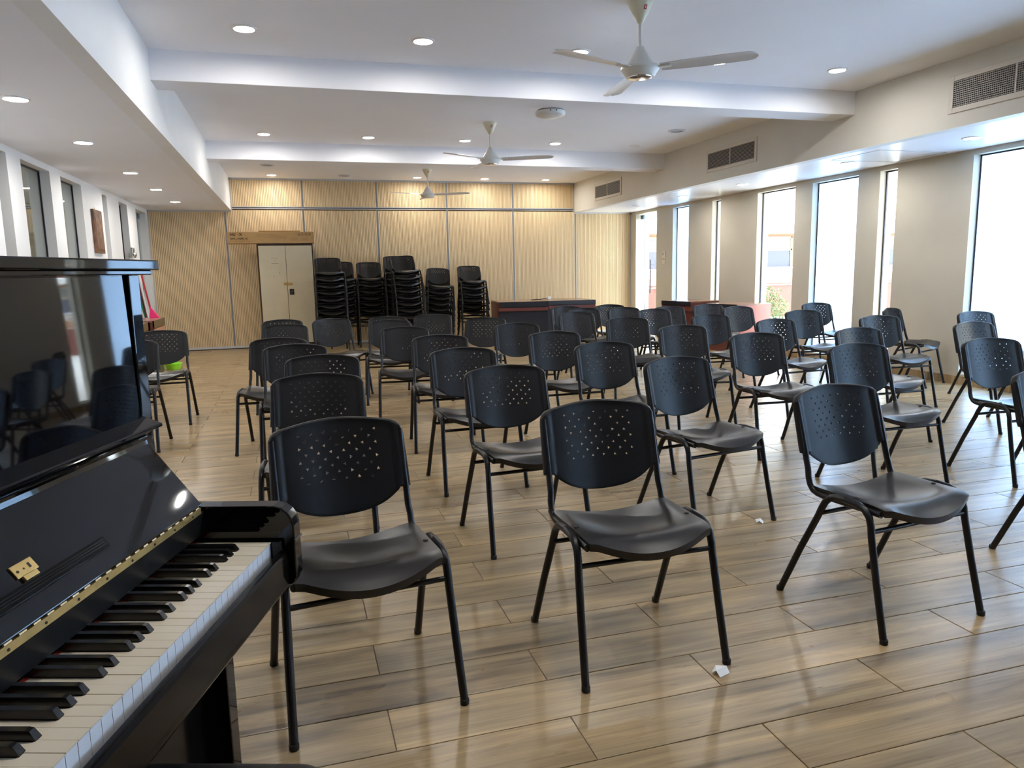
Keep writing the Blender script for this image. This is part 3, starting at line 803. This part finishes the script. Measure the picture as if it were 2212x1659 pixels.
hp = MB().box(.03,.105,-.230,-.222,.945,1.045).build('handle_plate', M_RUBBER, t, bevel=.003)
mx = Matrix.Translation((.068,-.234,1.0)) @ Matrix.Rotation(-.4,4,'Y')
MB().box(-.028,.028,-.005,.005,-.009,.009,0,mx).lathe([(.006,0),(.006,.004)],10,mx=Matrix.Translation((.068,-.230,.962)) @ Matrix.Rotation(PI/2,4,'X')).build('lever', M_CHROME, hp, bevel=.004)
for s in (-1,1):
    for z in (.0,): MB().box(s*.40-.03,s*.40+.03,-.17,.17,0,.03).build('foot', M_CABD, t)
bx = empty('keyboard_box', 'long printed cardboard carton lying on top of the cupboard', 'box', (-.27,13.66,1.832))
cb = MB().box(-.70,.70,-.15,.15,0,.195).build('carton', M_CARD, bx, bevel=.004)
MB().box(-.715,-.700,-.15,.15,.0,.185).box(.700,.712,-.155,.15,-.0,.19).build('end_flap', M_CARD, bx)
def bt(nm, body, size, m, x, z, bold=0., sp=1.): text_mesh(nm, body, size, m, cb, Matrix.Translation((x,-.1512,z)) @ FACE_Y, bold=bold, spacing=sp)
bt('brand_text', 'NU', .058, M_CARDD, -.665, .132, .0022, 1.15)
bt('brand_text', 'X', .058, M_CARDD, -.515, .132, .0022)
MB().add([(-.545,-.1515,.165),(-.525,-.1515,.1525),(-.545,-.1515,.14),(-.538,-.1515,.1525)],[(0,3,1),(3,2,1)]).build('brand_mark', M_CARDD, cb)
bt('model_text', 'NPK-1/NPK-10', .042, M_CARDD, -.665, .066, .0012, 1.06)
bt('product_text', 'Portable Digital Piano', .036, M_CARDL, -.665, .026, 0, 1.02)
b = MB()
def line(b, x0,z0,x1,z1,w=.0016):
    d = Vector((x1-x0,0,z1-z0)); n = Vector((-d.z,0,d.x)).normalized()*w
    P0 = Vector((x0,-.1513,z0)); P1 = Vector((x1,-.1513,z1)); b.add([P0-n,P1-n,P1+n,P0+n],[(0,1,2,3)])
for L_ in ((-.225,.165,.255,.12),(-.235,.135,.245,.09),(-.225,.165,-.235,.135),(.255,.12,.245,.09),(-.23,.12,.24,.073),(-.235,.135,-.23,.12),(.245,.09,.24,.073),(-.22,.155,.25,.11)): line(b,*L_)
b.build('keyboard_drawing', M_CARDL, cb)
b = MB()
for k in range(4):
    x = .445+k*.058
    for L_ in ((x,.13,x+.038,.13),(x,.175,x+.038,.175),(x,.13,x,.175),(x+.038,.13,x+.038,.175)): line(b,*L_,w=.0014)
for L_ in ((.452,.15,.476,.155),(.458,.146,.47,.146),(.522,.168,.522,.14),(.515,.166,.529,.166),(.574,.14,.574,.165),(.588,.14,.588,.165),(.572,.165,.590,.165),(.634,.14,.634,.168),(.640,.14,.640,.168)): line(b,*L_,w=.003)
b.build('handling_icons', M_CARDD, cb)
b = MB()
for k in range(5): line(b,.31,.09-.011*k,.44,.09-.011*k,.0012); line(b,.49,.09-.011*k,.62,.09-.011*k,.0012)
b.build('fine_print', M_CARDL, cb)
MB().box(-.345,.345,-.11,.11,0,.02).build('flat_brown_package', M_CARDL, None, bevel=.004, label='thin dark brown flat package lying on top of the cardboard carton', cat='package').location = (-.128,13.66,2.028)

# ---------------------------------------------------------------- desks
def desk(x, y, rz, w, d, h, label, right_side=None, top=M_MAHTOP, f1=M_DKLAM, f2=M_MAHOG, front=M_DKLAM, side=M_MAHOG, group=None, fh=.07, fh2=.055, inset=.05):
    t = empty('desk', label, 'desk', (x,y,0), rz, group)      # origin: front left corner, x right, y to the back
    MB().box(0,w,0,d,h-.022,h).build('desktop', top, t, bevel=.003)
    MB().box(0,w,-.004,.02,h-.012-fh,h-.003).build('front_fascia', f1, t)
    MB().box(.0,w,.0,.022,h-.022-fh-fh2,h-.022-fh).build('drawer_rail', f2, t)
    MB().box(.0,w,inset,inset+.02,.04,h-.022).build('modesty_panel', front, t)
    for s in (0,1):
        MB().prism([(.0,h-.022),(d,h-.022),(d,.0),(inset+.30,.0),(inset+.10,h-.022-fh-fh2),(0.02,h-.022-fh-fh2)] if right_side != 'full' or s == 0 else [(0,h-.022),(d,h-.022),(d,0),(.02,0),(.02,h-.1),(0,h-.1)], w-.025 if s else 0, w if s else .025).build('side_panel', side, t)
    return t
desk(3.41,12.20,-.13,.865,1.05,.757,'left one of two joined red-brown desks by the slatted wall','x', group='desks by the slatted wall', fh=.085)
desk(4.275,12.09,-.06,.86,1.05,.757,'right one of two joined red-brown desks, with a white adapter on it','x', group='desks by the slatted wall', fh=.065)
def adapter():
    t = empty('power_adapter','white plug adapter with black cable lying on the joined desks','adapter',(4.5,12.72,.758),.3)
    MB().box(-.035,.035,-.025,.025,0,.05).build('adapter_body', M_PAPER, t, bevel=.006)
    MB().tube([(-.035,0,.015),(-.09,.02,.02),(-.15,.01,.012),(-.24,-.02,.006),(-.36,.02,.006),(-.42,-.03,.006)],.006,6).build('cable', M_RUBBER, t, smooth=60)
adapter()
desk(6.02,11.28,math.radians(-90+10),.74,.62,.74,'small red-brown desk against the right wall below the narrow frosted window','x', side=M_MAHOG, front=M_MAHOG, fh=.06, fh2=.08)
desk(6.0,9.83,math.radians(-90+8),.66,.64,.745,'desk with tall salmon-red side against the right wall, nearer one','full', side=mat('salmon_red_laminate',(.42,.12,.09),.4,noise=.05,nscale=5), front=M_MAHOG, fh=.05)
desk(-1.64,9.94,math.radians(90),.76,.58,.76,'brown-edged desk by the left wall behind the lone chairs', None, f1=M_OLIVE, f2=M_SALMON, fh=.085, fh2=.07)
desk(-1.70,9.10,math.radians(90),.76,.53,.745,'brown-edged desk by the left wall, nearer, mostly behind the piano', None, f1=M_OLIVE, f2=M_SALMON, fh=.085, fh2=.06)

# sticks, flags and trophy at the far left
def stick(pts, r, m, label, cat, name, extra=None):
    t = empty(name, label, cat, pts[0]); o = Vector(pts[0])
    MB().tube([Vector(p)-o for p in pts], r, 8).build('handle', m, t, smooth=60)
    if extra: extra(t)
    return t
def head(sz, m, nm='head'):
    def f(t): MB().box(-sz,sz,-sz*.4,sz*.4,0,sz*1.3).build(nm, m, t, bevel=.01)
    return f
stick([(-2.05,12.95,.02),(-2.2,12.60,1.36)], .014, M_REDP, 'red-handled mop leaning on the left wall', 'mop', 'mop', head(.07,M_GREYP,'mop_head'))
stick([(-2.08,12.62,.02),(-2.2,12.42,1.34)], .013, M_PAPER, 'white-handled broom leaning on the left wall', 'broom', 'broom', head(.07,M_REDP,'brush'))
stick([(-2.05,12.38,.02),(-2.2,12.22,1.36)], .014, mat('maroon_plastic',(.12,.02,.03),.4), 'maroon-handled broom leaning on the left wall', 'broom', 'broom', head(.07,M_RUBBER,'brush'))
stick([(-2.02,12.40,.02),(-2.2,12.30,1.02)], .02, M_GREENP, 'short green-handled brush leaning on the left wall', 'brush', 'hand_brush', head(.06,M_GREYP,'brush'))
t = empty('dustpan', 'bright pink triangular plastic pan standing on the left desk', 'dustpan', (-1.80,10.60,.7605))
MB().add([(.02,0,.145),(.0,0,.0),(.12,.0,.0),(.02,.03,.145),(.0,.06,.0),(.12,.06,.0)],[(0,1,2),(3,5,4),(0,3,4,1),(1,4,5,2),(2,5,3,0)]).build('pan', M_PINK, t, bevel=.002)
t = empty('trophy', 'small grey framed trophy with ribbon on the left wall ledge', 'trophy', (-2.2,12.3,1.56))
MB().box(-.045,.0,-.17,.14,0,.02).build('ledge', M_WHITE, t)
b = MB(); 
for q in ((-.15,-.13,.02,.17),(.02,.04,.02,.17),(-.15,.04,.15,.17)): b.box(-.03,-.01,q[0],q[1],q[2],q[3])
b.build('frame', M_GREYP, t, bevel=.002)
MB().lathe([(.03,.02),(.05,.05),(.045,.10),(.0001,.11)],14,(-.02,-.05,0)).build('cup', M_CHROME, t, smooth=50)
MB().box(-.03,-.01,.07,.13,.02,.10).build('ribbon', mat('blue_ribbon',(.05,.10,.30),.5), t, bevel=.01)
t = empty('plastic_tub', 'lime green plastic tub on the floor behind the farther lone chair', 'tub', (-1.66,11.25,0))
MB().lathe([(.09,0),(.11,.07),(.12,.075),(.12,.085),(.10,.085),(.085,.015)],24).build('bowl', M_LIME, t, smooth=40)
def scrap(x, y, a, lb, s=1.):
    t = MB(); t.add([(0,0,.001),(.045*s,.0,.001),(.05*s,.018*s,.016*s),(.004*s,.02*s,.014*s),(.0,.034*s,.003),(.03*s,.045*s,.012*s)],[(0,1,2,3),(3,2,5,4)])
    o = t.build('paper_scrap', M_PAPER, None, label=lb, cat='paper'); o.location = (x,y,.001); o.rotation_euler = (0,0,a)
    md = o.modifiers.new('s','SOLIDIFY'); md.thickness = .001
scrap(1.215,1.865,.3,'crumpled white paper scrap beside the front leg of the middle front chair')
scrap(2.19,3.02,.9,'tiny curled paper strip on the floor behind the third front-row chair',.9)

# ---------------------------------------------------------------- piano (x = along the keyboard to the treble end, y = towards the wall side: -v)
PA = math.radians(18.4)
pn = empty('upright_piano', 'glossy black upright piano with open fallboard and ivory keys', 'piano', (-.0718,1.5038,0))
# local frame: u along (sin,cos), v towards the player (cos,-sin); mesh coordinates (v, u, z) -> rotate by -PA about Z
pn.rotation_euler = (0,0,-PA)
# in local coordinates: X = v (towards the player), Y = u (towards the treble end), Z up
U0 = -1.2268           # bass end of the keys
UE = .052; UB = U0-.052-.012
def arm(u0, u1, nm='arm'):
    prof = [(-.62,.812),(.006,.812),(.022,.808),(.034,.798),(.042,.785),(.046,.770),(.046,.662),(.038,.645),(-.10,.625),(-.118,.60),(-.118,.20),(-.108,.15),(-.075,.10),(.03,.075),(.045,.06),(.045,.0),(-.62,.0)]
    return MB().prism([(p[0],p[1]) for p in prof], u0, u1, 'y').build(nm, M_PIANO, pn, bevel=.003, seg=3)
arm(.012, UE, 'end_panel'); arm(UB, U0-.012, 'end_panel')
MB().box(.02,.0480,.013,UE+.002,.735,.741).box(-.10,.03,UE-.001,UE+.002,.735,.741).build('moulding', mat('lacquer_edge',(.05,.05,.06),.08,coat=1.), pn, bevel=.0015)
for u0,u1 in ((.012,UE),(UB,U0-.012)): MB().box(-.62,-.245,u0,u1,.80,1.283).build('upper_side', M_PIANO, pn, bevel=.004, seg=3)
# lid
MB().box(-.66,-.200,UB-.012,UE-.006,1.289,1.3085).build('lid', M_PIANO, pn, bevel=.003, seg=3)
MB().box(-.64,-.208,UB-.002,UE-.022,1.280,1.289).build('lid_moulding', M_PIANO, pn, bevel=.002)
# upper front panel, tilted a little
MB().prism([(-.262,1.281),(-.248,1.281),(-.236,.95),(-.262,.95)], U0-.004, -.006, 'y').build('front_panel', M_PIANO, pn)
MB().box(-.60,-.262,U0-.01,.012,.80,1.28).build('inner_case', M_RUBBER, pn)
# lower parts
MB().box(-.60,-.17,U0-.012,.012,.05,.64).build('lower_panel', M_PIANO2, pn)
MB().box(-.55,-.16,U0-.012,.012,.0,.05).build('bottom_rail', M_PIANO2, pn)
MB().prism([(-.60,.64),(.026,.64),(.031,.648),(.031,.66),(-.60,.66)], U0-.012, .012, 'y').build('key_bed', M_PIANO2, pn)
MB().prism([(.010,.652),(.031,.652),(.031,.712),(.027,.717),(.014,.717),(.010,.712)], U0-.012, .012, 'y').build('key_slip', M_PIANO2, pn, bevel=.001)
for u0,u1 in ((.0012,.012),(U0-.012,U0-.0012)): MB().box(-.15,.022,u0,u1,.66,.742).build('key_block', M_PIANO, pn, bevel=.002)
MB().box(-.158,-.1495,U0,.0,.66,.741).build('red_felt_strip', M_RED, pn)
# name board below the hinge
MB().prism([(-.152,.752),(-.146,.752),(-.136,.803),(-.20,.803),(-.20,.752)], U0-.011, .011, 'y').build('name_board', M_NAMEB, pn, bevel=.001)
hg = MB().prism([(-.140,.803),(-.1345,.803),(-.1345,.8155),(-.140,.8155)], U0-.008, -.004, 'y').build('hinge', M_BRASS, pn)
b = MB(); k = 0
u = -.012
while u > U0+.03:
    b.tube([(-.1358,u,.8172),(-.1358,u-.014,.8172)], .0024, 8); u -= .028
b.build('hinge_knuckles', mat('brass_light',(.62,.46,.26),.45,metal=.5), hg, smooth=40, kind='stuff')
b = MB(); u = -.04
while u > U0+.03:
    b.lathe([(.0022,0),(.0022,.0012),(.0001,.0015)], 8, mx=Matrix.Translation((-.1346,u,.8085)) @ Matrix.Rotation(PI/2,4,'Y')); u -= .073
b.build('hinge_screws', M_GRILLE, hg, kind='stuff')
# fallboard (open, leaning back)
fb = MB().prism([(-.1335,.821),(-.2305,.948),(-.2325,.956),(-.2300,.963),(-.2370,.969),(-.2475,.962),(-.2430,.940),(-.1435,.815),(-.137,.816)], U0-.009, .0, 'y').build('fallboard', M_PIANO, pn, bevel=.0015)
MB().prism([(-.204,.981),(-.2035,.986),(-.206,.9885),(-.240,1.002),(-.246,1.002),(-.246,.975),(-.232,.968),(-.228,.972),(-.213,.980)], U0-.009, .010, 'y').build('fallboard_lip', M_PIANO, pn, bevel=.0012)
# inlaid music ledge and lock on the fallboard; frame on the leaning plane
s = Vector((-.097,0,.127)).normalized(); nrm = Vector((.127,0,.097)).normalized(); o = Vector((-.1335,0,.821))
FM = Matrix((( s.x,0,nrm.x,o.x),(0,1,0,0),(s.z,0,nrm.z,o.z),(0,0,0,1)))   # local (along slope, u, out)
MB().box(.030,.050,-1.0,-.297,0,.009,0,FM).build('music_ledge', M_PIANO2, fb, bevel=.001)
for q in (.036,.040,.044): MB().box(q,q+.0014,-.99,-.305,.009,.0115,0,FM).build('ledge_rib', M_PIANO, fb)
lk = MB().box(.060,.080,-.475,-.432,0,.003,0,FM).build('lock_plate', M_BRASS, fb, bevel=.001)
MB().box(.052,.060,-.468,-.440,0,.005,0,FM).build('lock_tongue', M_BRASS, fb, bevel=.001)
MB().box(.066,.074,-.446,-.442,.003,.0034,0,FM).lathe([(.0015,.003),(.0015,.0036)],8,(.069,-.456,0),mx=FM).lathe([(.002,.003),(.002,.0038)],8,(.069,-.468,0),mx=FM).build('lock_screw', M_GRILLE, lk)
# keys: 52 white, 36 black
PW = .0235
order = 'CBAGFED'     # from the treble end downwards
BH = .0137
wk_me = {}
def white_key(cutR, cutL):
    # body v 0 .. -.148, u -PW..0 (top end at u=0), notch on the treble side (cutR) or bass side (cutL)
    g = .0005; zt, zb = .7406, .722
    pr = [(0.0,-g),(0.0,-PW+g),(-.050,-PW+g)]
    if cutL: pr += [(-.050,-PW+cutL)]
    pr += [(-.149,-PW+max(cutL,g))]
    pr += [(-.149,-max(cutR,g))]
    if cutR: pr += [(-.050,-cutR)]
    pr += [(-.050,-g)]
    b = MB(); n = len(pr)
    b.add([(p[0],p[1],zt) for p in pr]+[(p[0],p[1],zb) for p in pr], [tuple(range(n))]+[(i,(i+1)%n,(i+1)%n+n,i+n) for i in range(1,n)], 0)
    b.add([(.0015,-g,zt),(.0015,-PW+g,zt),(-.0005,-PW+g,zt),(-.0005,-g,zt),(.0015,-g,zt-.002),(.0015,-PW+g,zt-.002),(-.0005,-PW+g,zt-.002),(-.0005,-g,zt-.002)],[(0,1,2,3),(0,4,5,1),(4,7,6,5),(0,3,7,4),(1,5,6,2)], 0)
    b.box(-.0015,.0,-PW+g,-g,zb-.02,zt-.002,1)
    b.box(-.148,-.0015,-PW+.0015,-.0015,zb-.02,zb,1)
    me = b.mesh('white_key', [M_IVORY, M_KEYF]); return me
# sharps sit between naturals; offsets of sharp centres from the lower boundary
b = MB()
prof = [(-.0475,.742),(-.0545,.7525),(-.060,.7535),(-.160,.7535),(-.160,.740),(-.0475,.740)]
n = len(prof); vs = []
for (v,z) in prof:
    w = .0046 if z > .745 else .0056
    vs.append((v,-w,z)); vs.append((v,w,z))
fs = [(2*i,2*i+1,(2*i+3)%(2*n),(2*i+2)%(2*n)) for i in range(n)]+[tuple(range(0,2*n,2))[::-1],tuple(range(1,2*n,2))]
b.add(vs, fs); bk_me = b.mesh('black_key', M_EBONY)
for i in range(52):
    note = order[i % 7]
    hasR = note in 'ABDEG' and i > 0      # a sharp above (treble side): A#, C#... of A,D,G ; B and E have none
    hasR = note in 'ADG' or note in 'CF'
    hasR = hasR and i > 0                 # C, D, F, G, A have a sharp above them
    hasL = note in 'DEGAB'
    if i == 0: hasL = False
    if i == 51: hasL = False
    cR = {'C':.0087,'D':.005,'F':.0105,'G':.0075,'A':.0045}.get(note,0) if hasR else 0
    cL = {'D':.005,'E':.0087,'G':.0045,'A':.0075,'B':.0105}.get(note,0) if hasL else 0
    if i == 51: cR = .0045
    key = (cR,cL)
    if key not in wk_me: wk_me[key] = white_key(cR,cL)
    k = link('white_key', wk_me[key], pn); k.location = (0,-i*PW,random.uniform(-.0003,.0003))
    if hasR or i == 51:
        # sharp above this natural: centre at the boundary shifted
        sh = {'C':-.0022,'D':.0022,'F':-.003,'G':.0,'A':.003}[note]
        q = link('black_key', bk_me, pn); q.location = (0,-i*PW+sh,0)
# keyboard lower frame below the keys is closed by the key slip
# bench
bn = empty('piano_bench', 'black leather piano bench whose rounded corner shows at the bottom left', 'bench', (-.0718,1.5038,0)); bn.rotation_euler = (0,0,-PA)
b = MB(); v0,v1,u0,u1 = -.13,.205,-1.0,-.332
pr = []
for cx,cy,a0 in ((v1-.05,u1-.05,0),(v0+.05,u1-.05,90),(v0+.05,u0+.05,180),(v1-.05,u0+.05,270)):
    for k in range(7):
        a = math.radians(a0+15*k); pr.append((cx+.05*math.cos(a), cy+.05*math.sin(a)))
b.prism(pr, .435, .497, 'z'); b.build('cushion', M_LEATH, bn, bevel=.014, seg=4)
MB().box(v0+.02,v1-.02,u0+.02,u1-.02,.36,.435).build('seat_frame', M_PIANO2, bn)
for x in (v0+.045,v1-.045):
    for y in (u0+.045,u1-.045): MB().box(x-.02,x+.02,y-.02,y+.02,0,.37).build('leg', M_PIANO2, bn)
